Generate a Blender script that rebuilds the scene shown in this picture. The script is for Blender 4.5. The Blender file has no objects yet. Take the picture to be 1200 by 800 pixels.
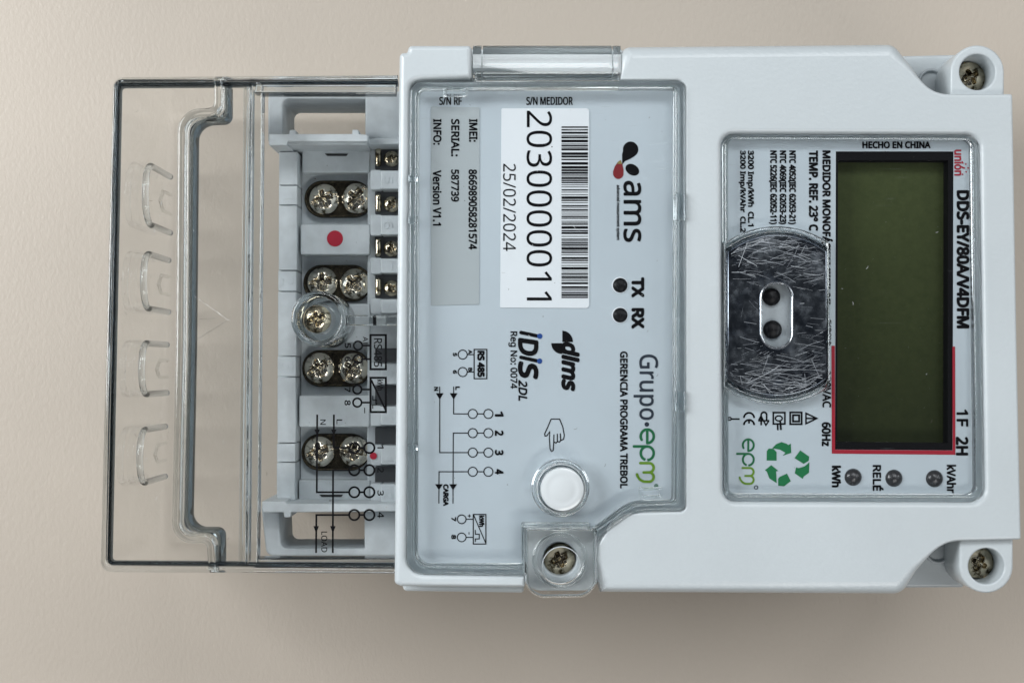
import bpy, bmesh, math, random, os
from math import pi, sin, cos, tan, atan, radians, hypot, sqrt
from mathutils import Vector
from mathutils.geometry import tessellate_polygon, delaunay_2d_cdt

# ------------------------------------------------------------------ camera, world, lamps, exposure
scene = bpy.context.scene
S = 0.0002                 # metres per unit; one unit is one photo pixel on the table
DCAM = 1900.0              # camera height over the table, in units
TILT = atan(35.0 / 1900.0)

cam_d = bpy.data.cameras.new("camera")
cam_d.sensor_width = 36.0
cam_d.lens = 36.0 * 1900.0 / 1200.0
cam_d.clip_start = 0.01
cam_d.clip_end = 50.0
cam = bpy.data.objects.new("camera", cam_d)
cam.location = (0, 0, DCAM * S)
cam.rotation_euler = (TILT, 0, 0)
scene.collection.objects.link(cam)
scene.camera = cam

world = bpy.data.worlds.new("World")
scene.world = world
world.use_nodes = True
wb = world.node_tree.nodes["Background"]
wb.inputs[0].default_value = (0.80, 0.88, 1.0, 1)
wb.inputs[1].default_value = 0.075


def area_lamp(name, loc, size, size_y, power, col, target=(0, 0, 0.03), spread=pi):
    ld = bpy.data.lights.new(name, 'AREA')
    ld.shape = 'RECTANGLE'
    ld.size = size
    ld.size_y = size_y
    ld.energy = power
    ld.color = col
    ld.spread = spread
    o = bpy.data.objects.new(name, ld)
    o.location = loc
    d = Vector(target) - Vector(loc)
    o.rotation_euler = d.to_track_quat('-Z', 'Y').to_euler()
    scene.collection.objects.link(o)
    return o


area_lamp("window_light", (-0.50, 0.16, 0.42), 0.34, 0.34, 1.62, (0.95, 0.98, 1.0), (-0.02, 0.06, 0.03), radians(105))
area_lamp("ceiling_panel", (0.20, 0.62, 0.95), 0.80, 0.20, 4.3, (0.95, 0.98, 1.0))
area_lamp("ceiling_panel", (0.30, -0.66, 0.95), 0.75, 0.18, 4.0, (1.0, 0.98, 0.95))
area_lamp("side_window_light", (1.05, 0.35, 0.80), 0.5, 0.6, 4.2, (0.95, 0.98, 1.0))

vs = scene.view_settings
vs.view_transform = 'Standard'
vs.look = 'None'
vs.exposure = 0.0
vs.gamma = 1.0
vs.use_curve_mapping = False

scene.render.engine = 'CYCLES'
cy = scene.cycles
cy.max_bounces = 18
cy.diffuse_bounces = 4
cy.glossy_bounces = 6
cy.transmission_bounces = 14
cy.transparent_max_bounces = 32
cy.caustics_refractive = True
cy.caustics_reflective = True
cy.blur_glossy = 0.6
cy.sample_clamp_indirect = 6.0
cy.use_denoising = True
try:
    cy.denoiser = 'OPENIMAGEDENOISE'
except Exception:
    pass


# ------------------------------------------------------------------ geometry helpers
def W(px, py, z):
    """the point of the plane at height z (units) that the photo shows at px, py -> metres"""
    x = (px - 600.0) / 1900.0
    y = (400.0 - py) / 1900.0
    yy = y * cos(TILT) + sin(TILT)
    zz = y * sin(TILT) - cos(TILT)
    t = (DCAM - z) / (-zz)
    return (x * t * S, yy * t * S, z * S)


def k_at(z):
    return (DCAM - z) / DCAM * S       # metres per photo pixel on the plane at height z


def rpoly(pts, n=7):
    """closed outline; entries (x, y) or (x, y, radius)"""
    out = []
    N = len(pts)
    for i in range(N):
        p = pts[i]
        r = p[2] if len(p) > 2 else 0
        if r <= 0:
            out.append((p[0], p[1]))
            continue
        a, b = pts[i - 1], pts[(i + 1) % N]
        va = Vector((a[0] - p[0], a[1] - p[1]))
        vb = Vector((b[0] - p[0], b[1] - p[1]))
        la, lb = va.length, vb.length
        va.normalize(); vb.normalize()
        ang = math.acos(max(-1, min(1, va.dot(vb))))
        if ang > pi - 0.02 or ang < 0.02:
            out.append((p[0], p[1]))
            continue
        t = min(r / tan(ang / 2), la * 0.49, lb * 0.49)
        rr = t * tan(ang / 2)
        bis = (va + vb).normalized()
        c = Vector((p[0], p[1])) + bis * (rr / sin(ang / 2))
        s = Vector((p[0], p[1])) + va * t - c
        e = Vector((p[0], p[1])) + vb * t - c
        a0 = math.atan2(s.y, s.x)
        da = math.atan2(e.y, e.x) - a0
        while da > pi: da -= 2 * pi
        while da < -pi: da += 2 * pi
        for k in range(n + 1):
            aa = a0 + da * k / n
            out.append((c.x + rr * cos(aa), c.y + rr * sin(aa)))
    return out


def circle(cx, cy_, r, n=40, ry=None):
    ry = r if ry is None else ry
    return [(cx + r * cos(2 * pi * k / n), cy_ + ry * sin(2 * pi * k / n)) for k in range(n)]


def rect(x0, y0, x1, y1, r=0, n=6):
    return rpoly([(x0, y0, r), (x1, y0, r), (x1, y1, r), (x0, y1, r)], n)


def stadium(x0, y0, x1, y1, n=10):
    return rect(x0, y0, x1, y1, min(x1 - x0, y1 - y0) / 2.0 * 0.999, n)


def area2(l):
    return sum(l[i - 1][0] * l[i][1] - l[i][0] * l[i - 1][1] for i in range(len(l)))


def inset(loop, d):
    """offset a CCW loop inwards by d (CW loop: outwards)"""
    if d == 0:
        return list(loop)
    N = len(loop)
    out = []
    for i in range(N):
        p0, p1, p2 = loop[i - 1], loop[i], loop[(i + 1) % N]
        e1 = Vector((p1[0] - p0[0], p1[1] - p0[1]))
        e2 = Vector((p2[0] - p1[0], p2[1] - p1[1]))
        if e1.length < 1e-9: e1 = e2
        if e2.length < 1e-9: e2 = e1
        e1.normalize(); e2.normalize()
        n1 = Vector((-e1.y, e1.x)); n2 = Vector((-e2.y, e2.x))
        m = n1 + n2
        if m.length < 1e-6:
            m = n1
        m.normalize()
        c = max(0.35, m.dot(n1))
        out.append((p1[0] + m.x * d / c, p1[1] + m.y * d / c))
    return out


def clean(loop):
    out = []
    for p in loop:
        if not out or hypot(p[0] - out[-1][0], p[1] - out[-1][1]) > 1e-7:
            out.append(p)
    if hypot(out[0][0] - out[-1][0], out[0][1] - out[-1][1]) < 1e-7:
        out.pop()
    return out


class MB:
    def __init__(self):
        self.v, self.f, self.sm = [], [], []

    def add(self, verts, faces, smooth=False):
        o = len(self.v)
        self.v += [tuple(p) for p in verts]
        for f in faces:
            self.f.append(tuple(i + o for i in f))
            self.sm.append(smooth)

    def slab(self, outline, ztop, depth, bevel=0.0, holes=(), seg=4, bottom=True, hole_bevel=None, raw=False, bot_bevel=0.0, fac=None):
        """outline and holes in photo pixels on the plane ztop; depth, bevel in units; fac(x, y) scales the bevel of the outline"""
        loops = [outline] + list(holes)
        zt, zb = ztop * S, (ztop - depth) * S
        tops, bots = [], []
        for i, l in enumerate(loops):
            l = [p[:2] for p in l]
            if raw:
                pairs = [(p, 1.0) for p in l]
            else:
                pairs = [(W(p[0], p[1], ztop)[:2], fac(p[0], p[1]) if (fac and i == 0) else 1.0) for p in l]
            keep = []
            for p in pairs:
                if not keep or hypot(p[0][0] - keep[-1][0][0], p[0][1] - keep[-1][0][1]) > 1e-7:
                    keep.append(p)
            if hypot(keep[0][0][0] - keep[-1][0][0], keep[0][0][1] - keep[-1][0][1]) < 1e-7:
                keep.pop()
            q = [p[0] for p in keep]
            f = [p[1] for p in keep]
            if (area2(q) > 0) != (i == 0):
                q, f = q[::-1], f[::-1]
            b = bevel if (i == 0 or hole_bevel is None) else hole_bevel
            n = len(q)
            unit = inset(q, 1.0)
            nrm = [(u[0] - p[0], u[1] - p[1]) for u, p in zip(unit, q)]

            def at(d, dz, z0, sgn):
                pos = [(p[0] + m[0] * d * ff, p[1] + m[1] * d * ff) for p, m, ff in zip(q, nrm, f)]
                if d > 0:                        # corners tighter than the bevel shrink to a point
                    rev = [(pos[(e + 1) % n][0] - pos[e][0]) * (q[(e + 1) % n][0] - q[e][0]) + (pos[(e + 1) % n][1] - pos[e][1]) * (q[(e + 1) % n][1] - q[e][1]) < 0 for e in range(n)]
                    if any(rev) and not all(rev):
                        st0 = rev.index(False)
                        e = 0
                        while e < n:
                            j0 = (st0 + e) % n
                            if not rev[j0]:
                                e += 1
                                continue
                            run = [j0]
                            while e < n and rev[(st0 + e) % n]:
                                run.append((st0 + e + 1) % n)
                                e += 1
                            ax_ = sum(pos[v][0] for v in run) / len(run); ay_ = sum(pos[v][1] for v in run) / len(run)
                            for v in run:
                                pos[v] = (ax_, ay_)
                return [(p[0], p[1], z0 + sgn * dz * ff) for p, ff in zip(pos, f)]
            rings = []
            if b > 0:
                for k in range(seg, -1, -1):
                    a = pi / 2 * k / seg
                    rings.append(at(b * S * (1 - cos(a)), b * S * (1 - sin(a)), zt, -1))
            else:
                rings.append(at(0, 0, zt, 1))
            if bot_bevel > 0:
                for k in range(seg + 1):
                    a = pi / 2 * k / seg
                    rings.append(at(bot_bevel * S * (1 - cos(a)), bot_bevel * S * (1 - sin(a)), zb, 1))
            else:
                rings.append(at(0, 0, zb, 1))
            tops.append(rings[0]); bots.append(rings[-1])
            verts = [p for r in rings for p in r]
            faces = []
            for r in range(len(rings) - 1):
                for j in range(n):
                    a, b2 = r * n + j, r * n + (j + 1) % n
                    faces.append((a + n, b2 + n, b2, a))
            self.add(verts, faces, True)
        self.cap(tops, True)
        if bottom:
            self.cap(bots, False)

    def cap(self, loops, up):
        vl = [[Vector((p[0], p[1], 0)) for p in l] for l in loops]
        flat = [p for l in loops for p in l]
        k_ = 1.0 / S
        L2 = [[(p[0] * k_, p[1] * k_) for p in l] for l in loops]
        edges, n0 = [], 0
        for l in loops:
            edges += [(n0 + q, n0 + (q + 1) % len(l)) for q in range(len(l))]
            n0 += len(l)
        vo, _, fo, _, _, _ = delaunay_2d_cdt([Vector(p) for l in L2 for p in l], edges, [], 0, 1e-5)
        zl_ = [p[2] for p in flat]
        slope = max(zl_) - min(zl_) > 1e-9

        def height(x, y):
            if not slope:
                return zl_[0]
            return min(flat, key=lambda p: (p[0] - x) ** 2 + (p[1] - y) ** 2)[2]
        flat = [(p.x / k_, p.y / k_, height(p.x / k_, p.y / k_)) for p in vo]

        def inside(x, y):
            c = False
            for l in L2:
                for q in range(len(l)):
                    (xa, ya), (xb, yb) = l[q - 1], l[q]
                    if (ya > y) != (yb > y) and x < (xb - xa) * (y - ya) / (yb - ya) + xa:
                        c = not c
            return c
        tris = []
        for f in fo:
            cx = sum(vo[q].x for q in f) / len(f); cyy = sum(vo[q].y for q in f) / len(f)
            if inside(cx, cyy):
                tris.append(tuple(f))
        fs = []
        for t in tris:
            a, b, c = [flat[i] for i in t]
            ar = (b[0] - a[0]) * (c[1] - a[1]) - (c[0] - a[0]) * (b[1] - a[1])
            if abs(ar) < 1e-16:
                continue
            fs.append(t if (ar > 0) == up else t[::-1])
        self.add(flat, fs, False)

    def flat(self, outline, z, holes=()):
        """a printed shape lying on the plane z"""
        L = [[W(p[0], p[1], z) for p in clean(list(outline))]] + [[W(p[0], p[1], z) for p in clean(list(h))] for h in holes]
        self.cap(L, True)

    def stroke(self, pts, w, z, closed=False, caps=False):
        pts = clean(list(pts))
        n = len(pts)
        vs_, fs = [], []
        for i in range(n):
            p = pts[i]
            a = pts[i - 1] if (i > 0 or closed) else None
            b = pts[(i + 1) % n] if (i < n - 1 or closed) else None
            d1 = Vector((p[0] - a[0], p[1] - a[1])).normalized() if a else None
            d2 = Vector((b[0] - p[0], b[1] - p[1])).normalized() if b else None
            if d1 is None: d1 = d2
            if d2 is None: d2 = d1
            n1 = Vector((-d1.y, d1.x)); n2 = Vector((-d2.y, d2.x))
            m = n1 + n2
            m = m.normalized() if m.length > 1e-6 else n1
            c = max(0.4, m.dot(n1))
            h = w / 2 / c
            vs_.append(W(p[0] + m.x * h, p[1] + m.y * h, z))
            vs_.append(W(p[0] - m.x * h, p[1] - m.y * h, z))
        m_ = n if closed else n - 1
        for i in range(m_):
            j = (i + 1) % n
            fs.append((2 * i, 2 * i + 1, 2 * j + 1, 2 * j))
        self.add(vs_, fs, False)
        if caps and not closed:
            for p in (pts[0], pts[-1]):
                self.flat(circle(p[0], p[1], w / 2, 14), z + 0.04)

    def ring(self, cx, cy_, r, w, z, n=28):
        self.stroke(circle(cx, cy_, r, n), w, z, True)

    def disc(self, cx, cy_, r, z, n=28, ry=None):
        self.flat(circle(cx, cy_, r, n, ry), z)

    def revolve(self, prof, n=40, center=(0, 0), smooth=True):
        """prof: list of (r, z) in metres"""
        verts, faces = [], []
        for r, z in prof:
            for k in range(n):
                a = 2 * pi * k / n
                verts.append((center[0] + r * cos(a), center[1] + r * sin(a), z))
        for i in range(len(prof) - 1):
            for k in range(n):
                a, b = i * n + k, i * n + (k + 1) % n
                faces.append((a, b, b + n, a + n))
        self.add(verts, faces, smooth)

    def tube(self, path, r, n=8, closed=False):
        path = [Vector(p) for p in path]
        N = len(path)
        verts, faces = [], []
        up = Vector((0.3, 0.2, 0.9)).normalized()
        for i, p in enumerate(path):
            a = path[i - 1] if (i > 0 or closed) else p
            b = path[(i + 1) % N] if (i < N - 1 or closed) else p
            d = (b - a).normalized()
            s = d.cross(up)
            if s.length < 1e-4: s = d.cross(Vector((1, 0, 0)))
            s.normalize()
            u = s.cross(d).normalized()
            for k in range(n):
                t = 2 * pi * k / n
                verts.append(p + s * r * cos(t) + u * r * sin(t))
        M = N if closed else N - 1
        for i in range(M):
            j = (i + 1) % N
            for k in range(n):
                faces.append((i * n + k, i * n + (k + 1) % n, j * n + (k + 1) % n, j * n + k))
        if not closed:
            faces.append(tuple(range(n))[::-1])
            faces.append(tuple((N - 1) * n + k for k in range(n)))
        self.add(verts, faces, True)

    def mesh(self, name, mat, sharp=40):
        me = bpy.data.meshes.new(name)
        me.from_pydata(self.v, [], self.f)
        me.polygons.foreach_set("use_smooth", self.sm)
        bm = bmesh.new(); bm.from_mesh(me)
        bmesh.ops.remove_doubles(bm, verts=bm.verts, dist=1e-7)
        bmesh.ops.dissolve_degenerate(bm, edges=bm.edges, dist=1e-7)
        bmesh.ops.recalc_face_normals(bm, faces=bm.faces)
        lim = radians(sharp)
        for e in bm.edges:
            e.smooth = len(e.link_faces) == 2 and e.calc_face_angle(0) < lim
        bm.to_mesh(me); bm.free()
        if mat:
            me.materials.append(mat)
        me.update()
        return me

    def build(self, name, mat, parent=None, flat_up=False, sharp=40):
        me = self.mesh(name, mat, sharp)
        return link(name, me, parent)


def link(name, me, parent=None, loc=None):
    o = bpy.data.objects.new(name, me)
    scene.collection.objects.link(o)
    if parent is not None:
        o.parent = parent
    if loc is not None:
        o.location = loc
    return o


# ------------------------------------------------------------------ materials
def mat(name, col=(.8, .8, .8), rough=.5, metal=0.0, **kw):
    m = bpy.data.materials.new(name)
    m.use_nodes = True
    b = m.node_tree.nodes["Principled BSDF"]
    b.inputs["Base Color"].default_value = (*col, 1)
    b.inputs["Roughness"].default_value = rough
    b.inputs["Metallic"].default_value = metal
    for k, v in kw.items():
        b.inputs[k.replace('_', ' ')].default_value = v
    return m


def nd(m, typ, **kw):
    n = m.node_tree.nodes.new(typ)
    for k, v in kw.items():
        setattr(n, k, v)
    return n


def lk(m, a, b):
    m.node_tree.links.new(a, b)


def bsdf(m):
    return m.node_tree.nodes["Principled BSDF"]


def noise(m, scale, detail=3, rough=.5, vec=None, mapping=None):
    tc = nd(m, 'ShaderNodeTexCoord')
    n = nd(m, 'ShaderNodeTexNoise')
    n.inputs['Scale'].default_value = scale
    n.inputs['Detail'].default_value = detail
    n.inputs['Roughness'].default_value = rough
    if mapping:
        mp = nd(m, 'ShaderNodeMapping')
        mp.inputs['Rotation'].default_value = (0, 0, mapping[0])
        mp.inputs['Scale'].default_value = mapping[1]
        lk(m, tc.outputs['Object'], mp.inputs['Vector'])
        lk(m, mp.outputs['Vector'], n.inputs['Vector'])
    else:
        lk(m, tc.outputs['Object'], n.inputs['Vector'])
    return n


def add_bump(m, src, strength, dist):
    b = nd(m, 'ShaderNodeBump')
    b.inputs['Strength'].default_value = strength
    b.inputs['Distance'].default_value = dist
    lk(m, src, b.inputs['Height'])
    lk(m, b.outputs['Normal'], bsdf(m).inputs['Normal'])
    return b


def ramp(m, src, stops):
    r = nd(m, 'ShaderNodeValToRGB')
    e = r.color_ramp.elements
    while len(e) < len(stops): e.new(0.5)
    for el, (p, c) in zip(e, stops):
        el.position = p
        el.color = (*c, 1) if len(c) == 3 else c
    lk(m, src, r.inputs['Fac'])
    return r


def dusty(m, col, amount=.10, scale=60):
    n = noise(m, scale, 5, .6)
    c2 = tuple(c * (1 - amount) for c in col)
    r = ramp(m, n.outputs['Fac'], [(.35, c2), (.65, col)])
    lk(m, r.outputs['Color'], bsdf(m).inputs['Base Color'])


# white moulded plastic of the housing: fine grain
HOUSE = (.53, .575, .595)
M_house = mat("moulded_plastic", HOUSE, .32)
dusty(M_house, HOUSE, .05, 30)
add_bump(M_house, noise(M_house, 1150, 3).outputs['Fac'], .5, .00013)
bsdf(M_house).inputs['Subsurface Weight'].default_value = .12
bsdf(M_house).inputs['Subsurface Radius'].default_value = (.002, .002, .002)
bsdf(M_house).inputs['Subsurface Scale'].default_value = .6

BLOCK = (.62, .67, .70)
M_block = mat("terminal_plastic", BLOCK, .45)
dusty(M_block, BLOCK, .16, 220)
add_bump(M_block, noise(M_block, 1800, 3).outputs['Fac'], .14, .00008)

M_base = mat("base_plastic", (.42, .46, .48), .45)
PLATE = (.535, .605, .645)
M_plate = mat("printed_plate", PLATE, .4)
dusty(M_plate, PLATE, .05, 50)
M_label = mat("label_paper", (.80, .84, .86), .5)
M_grey_label = mat("grey_label_film", (.43, .475, .485), .4)
M_ink = mat("black_ink", (.004, .004, .005), .6, Specular_IOR_Level=.08)
M_dark_ink = mat("grey_ink", (.035, .045, .06), .5, Specular_IOR_Level=.1)
M_red = mat("red_ink", (.36, .008, .025), .45)
M_dark_red = mat("dark_red_ink", (.20, .008, .012), .45)
M_ochre = mat("ochre_ink", (.26, .20, .06), .45)
M_blue = mat("blue_ink", (.01, .06, .26), .45)
M_green = mat("green_ink", (.006, .13, .045), .45)
M_lime = mat("lime_ink", (.13, .27, .015), .45)
M_emerald = mat("recycling_green_ink", (.004, .16, .05), .45)
M_black = mat("black_plastic", (.004, .004, .005), .5, Specular_IOR_Level=.12)
M_pocket = mat("pocket_shade_plastic", (.055, .06, .066), .5)  # dark colour stands for the shadow between the tabs
M_slot_shade = mat("painted_slot_shade", (.02, .02, .022), .6)
M_lens = mat("smoked_lens", (.035, .035, .037), .28)
M_clearlens = mat("dark_diode", (.004, .004, .005), .45, Specular_IOR_Level=.25)
M_button = mat("button_plastic", (.60, .635, .65), .16)
M_reddot = mat("red_paint", (.42, .006, .03), .5)

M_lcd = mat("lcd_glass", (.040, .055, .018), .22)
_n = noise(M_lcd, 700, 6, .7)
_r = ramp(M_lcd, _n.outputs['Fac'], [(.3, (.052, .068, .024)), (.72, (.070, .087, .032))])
_g = nd(M_lcd, 'ShaderNodeNewGeometry')          # base colour dimmed by view angle, imitating an uneven ceiling reflection
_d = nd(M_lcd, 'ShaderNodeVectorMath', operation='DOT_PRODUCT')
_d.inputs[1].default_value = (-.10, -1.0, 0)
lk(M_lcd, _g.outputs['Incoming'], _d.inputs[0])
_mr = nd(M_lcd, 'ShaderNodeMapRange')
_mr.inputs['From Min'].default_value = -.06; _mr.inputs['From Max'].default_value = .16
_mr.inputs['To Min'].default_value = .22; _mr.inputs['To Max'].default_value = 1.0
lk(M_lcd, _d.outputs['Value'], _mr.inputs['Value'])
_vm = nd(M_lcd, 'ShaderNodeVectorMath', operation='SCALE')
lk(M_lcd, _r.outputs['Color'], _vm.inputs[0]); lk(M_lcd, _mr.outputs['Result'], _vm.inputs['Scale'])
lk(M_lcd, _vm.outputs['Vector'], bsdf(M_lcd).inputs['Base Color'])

# polished port plate with scratches; base colour darkened to imitate mirrored dark surroundings
M_port = mat("scratched_steel", (.10, .11, .13), .16, 1.0)
def scratches(m, rot, sc, thr, warp=0.0):
    n = noise(m, 1.0, 3, .65, mapping=(rot, sc))
    if warp:
        w = noise(m, 60, 1)
        ml = nd(m, 'ShaderNodeVectorMath', operation='SCALE'); ml.inputs['Scale'].default_value = warp
        lk(m, w.outputs['Color'], ml.inputs[0])
        ad = nd(m, 'ShaderNodeVectorMath', operation='ADD')
        tc = nd(m, 'ShaderNodeTexCoord')
        lk(m, tc.outputs['Object'], ad.inputs[0]); lk(m, ml.outputs['Vector'], ad.inputs[1])
        mp = [x for x in m.node_tree.nodes if x.bl_idname == 'ShaderNodeMapping'][-1]
        lk(m, ad.outputs['Vector'], mp.inputs['Vector'])
    return ramp(m, n.outputs['Fac'], [(thr, (0, 0, 0)), (thr + .09, (1, 1, 1))])
_c = noise(M_port, 170, 5, .65)
_r = ramp(M_port, _c.outputs['Fac'], [(.42, (.085, .10, .125)), (.68, (.30, .33, .36))])
lk(M_port, _r.outputs['Color'], bsdf(M_port).inputs['Base Color'])
_r = ramp(M_port, noise(M_port, 320, 5, .7).outputs['Fac'], [(.40, (.16, .16, .16)), (.66, (.36, .36, .36))])
lk(M_port, _r.outputs['Color'], bsdf(M_port).inputs['Roughness'])
M_scratch = mat("bare_scratched_metal", (.70, .74, .78), .62, 1.0)
M_scratch2 = mat("dull_scratched_metal", (.42, .45, .49), .55, 1.0)
M_dust = mat("pale_dust", (.50, .52, .52), .8)
M_speck = mat("dark_specks", (.06, .05, .04), .8)

M_chrome = mat("nickel_screw", (.62, .58, .50), .09, 1.0)
_r = ramp(M_chrome, noise(M_chrome, 420, 5, .7).outputs['Fac'], [(.40, (.08, .062, .034)), (.52, (.70, .62, .47))])
lk(M_chrome, _r.outputs['Color'], bsdf(M_chrome).inputs['Base Color'])
add_bump(M_chrome, noise(M_chrome, 700, 2).outputs['Fac'], .25, .00010)
M_bright = mat("plated_screw", (.74, .71, .64), .07, 1.0)
_r = ramp(M_bright, noise(M_bright, 350, 4, .7).outputs['Fac'], [(.40, (.10, .08, .05)), (.50, (.77, .72, .62))])
lk(M_bright, _r.outputs['Color'], bsdf(M_bright).inputs['Base Color'])
add_bump(M_bright, noise(M_bright, 500, 2).outputs['Fac'], .25, .00012)
M_brass = mat("tarnished_plate", (.10, .085, .055), .42, 1.0)
_r = ramp(M_brass, noise(M_brass, 1500, 4, .8).outputs['Fac'], [(.38, (.016, .014, .010)), (.75, (.11, .092, .06))])
lk(M_brass, _r.outputs['Color'], bsdf(M_brass).inputs['Base Color'])
add_bump(M_brass, noise(M_brass, 2600, 2).outputs['Fac'], .5, .0001)


def sheet_mat(name, tint, gloss, rough=.05, scratch=0.0):
    """thin clear moulding: lets light straight through, reflects by Fresnel, carries fine scratches"""
    m = bpy.data.materials.new(name)
    m.use_nodes = True
    nt = m.node_tree
    nt.nodes.remove(nt.nodes["Principled BSDF"])
    out = nt.nodes["Material Output"]
    tr = nd(m, 'ShaderNodeBsdfTransparent'); tr.inputs[0].default_value = (*tint, 1)
    gl = nd(m, 'ShaderNodeBsdfAnisotropic'); gl.inputs[0].default_value = (1, 1, 1, 1)
    gl.inputs['Roughness'].default_value = rough
    fr = nd(m, 'ShaderNodeFresnel'); fr.inputs['IOR'].default_value = 1.49
    mul = nd(m, 'ShaderNodeMath', operation='MULTIPLY'); mul.inputs[1].default_value = gloss
    lk(m, fr.outputs[0], mul.inputs[0])
    fac = mul.outputs[0]
    mix = nd(m, 'ShaderNodeMixShader')
    lk(m, fac, mix.inputs[0]); lk(m, tr.outputs[0], mix.inputs[1]); lk(m, gl.outputs[0], mix.inputs[2])
    last = mix.outputs[0]
    if scratch > 0:
        df = nd(m, 'ShaderNodeBsdfDiffuse'); df.inputs[0].default_value = (.8, .84, .88, 1)
        a = scratches(m, .75, (60, 2400, 1), .66)
        b = scratches(m, -.25, (50, 2800, 1), .69)
        mx = nd(m, 'ShaderNodeMath', operation='MAXIMUM')
        lk(m, a.outputs['Color'], mx.inputs[0]); lk(m, b.outputs['Color'], mx.inputs[1])
        pn = noise(m, 25, 2)
        pr = ramp(m, pn.outputs['Fac'], [(.45, (0, 0, 0)), (.62, (1, 1, 1))])
        m2 = nd(m, 'ShaderNodeMath', operation='MULTIPLY')
        lk(m, mx.outputs[0], m2.inputs[0]); lk(m, pr.outputs['Color'], m2.inputs[1])
        m3 = nd(m, 'ShaderNodeMath', operation='MULTIPLY'); m3.inputs[1].default_value = scratch
        lk(m, m2.outputs[0], m3.inputs[0])
        mix2 = nd(m, 'ShaderNodeMixShader')
        lk(m, m3.outputs[0], mix2.inputs[0]); lk(m, last, mix2.inputs[1]); lk(m, df.outputs[0], mix2.inputs[2])
        last = mix2.outputs[0]
    lk(m, last, out.inputs['Surface'])
    return m


M_sheet = sheet_mat("clear_sheet", (.995, .996, .994), .36, .03)
M_knock = sheet_mat("moulded_knockout", (.965, .97, .965), .65, .10)
M_window = sheet_mat("clear_window", (.985, .99, .995), .4, .05, .30)


def glass_mat(name, col, rough=.02):
    m = bpy.data.materials.new(name)
    m.use_nodes = True
    nt = m.node_tree
    nt.nodes.remove(nt.nodes["Principled BSDF"])
    g = nd(m, 'ShaderNodeBsdfGlass')
    g.inputs['Color'].default_value = (*col, 1)
    g.inputs['Roughness'].default_value = rough
    g.inputs['IOR'].default_value = 1.49
    lk(m, g.outputs[0], nt.nodes["Material Output"].inputs['Surface'])
    return m


M_glass = glass_mat("clear_polycarbonate", (.97, .98, .98))
M_edge = glass_mat("shade_tinted_edge", (.66, .70, .72), .015)  # clear plastic, tinted to imitate the dark refraction band of the lip
M_dark_edge = glass_mat("shade_tinted_wall", (.36, .40, .43), .015)  # clear plastic, tinted darker for the shade seen down through the rim
M_glass_rough = glass_mat("worn_polycarbonate", (.95, .97, .98), .10)

# ------------------------------------------------------------------ fonts and print
FONT = None
try:
    FONT = bpy.data.fonts.load(os.path.join(bpy.utils.system_resource('DATAFILES'), 'fonts', 'NotoSansHebrew-Regular.woff2'))
except Exception:
    FONT = None


def text_mesh(body, bold=0.0, shear=0.0, extrude=0.0, spacing=1.0):
    c = bpy.data.curves.new("lettering", 'FONT')
    c.body = body
    if FONT: c.font = FONT
    c.size = 1.0
    c.shear = shear
    c.space_character = spacing
    c.resolution_u = 3
    c.extrude = extrude
    o = bpy.data.objects.new("lettering", c)
    scene.collection.objects.link(o)
    dg = bpy.context.evaluated_depsgraph_get()
    me = bpy.data.meshes.new_from_object(o.evaluated_get(dg))
    bpy.data.objects.remove(o)
    bpy.data.curves.remove(c)
    return me


def text(body, x0, y0, x1, y1, z, mt, parent, rot=True, bold=0.0, shear=0.0, name="lettering", relief=0.0, mb=None, flip=False, spacing=1.0):
    """print body so that it fills the photo box x0..x1, y0..y1 on plane z; rot: reads downwards"""
    me = text_mesh(body, bold, shear, 0.5 if relief else 0.0, spacing)
    co = [v.co.copy() for v in me.vertices]
    ax, bx = min(c.x for c in co), max(c.x for c in co)
    ay, by = min(c.y for c in co), max(c.y for c in co)
    new = []
    for c in co:
        u = (c.x - ax) / (bx - ax)
        v = (c.y - ay) / (by - ay)
        if rot:
            px, py = x0 + v * (x1 - x0), y0 + u * (y1 - y0)
        else:
            px, py = x0 + u * (x1 - x0), y1 - v * (y1 - y0)
        zz = z + ((relief if c.z > 0 else -0.5) if relief else 0)
        w = W(px, py, z)
        new.append((w[0], w[1], zz * S))
    faces = [tuple(p.vertices) for p in me.polygons]
    bpy.data.meshes.remove(me)
    if bold > 0.004 and not relief:          # heavier strokes: the same print laid again a hair aside
        em = (x1 - x0 if rot else y1 - y0) / max(0.5, by - ay) * k_at(z)
        n0, f0 = list(new), list(faces)
        for q in range(8):
            a = 2 * pi * q / 8
            dx, dy = em * bold * cos(a), em * bold * sin(a)
            o_ = len(new)
            new += [(v[0] + dx, v[1] + dy, v[2] + (q + 1) * .025 * S) for v in n0]
            faces += [tuple(i + o_ for i in f) for f in f0]
    if mb is not None:
        mb.add(new, faces, False)
        return None
    m = bpy.data.meshes.new(name)
    m.from_pydata(new, [], faces)
    m.materials.append(mt)
    m.update()
    return link(name, m, parent)


# ------------------------------------------------------------------ the surface
TABLE = (.47, .415, .355)
M_table = mat("beige_laminate", TABLE, .48)
_n1 = noise(M_table, 7, 4, .6)
_r = ramp(M_table, _n1.outputs['Fac'], [(.3, (.438, .384, .324)), (.7, (.468, .412, .350))])
lk(M_table, _r.outputs['Color'], bsdf(M_table).inputs['Base Color'])
add_bump(M_table, noise(M_table, 1100, 3, .55, mapping=(.6, (1, .6, 1))).outputs['Fac'], .34, .00030)
bm = MB()
bm.add([(-1.5, -1.5, 0), (1.5, -1.5, 0), (1.5, 1.5, 0), (-1.5, 1.5, 0)], [(0, 1, 2, 3)])
table = bm.build("tabletop", M_table)
table["kind"] = "structure"
table["label"] = "beige finely grained tabletop under the meter"

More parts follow.
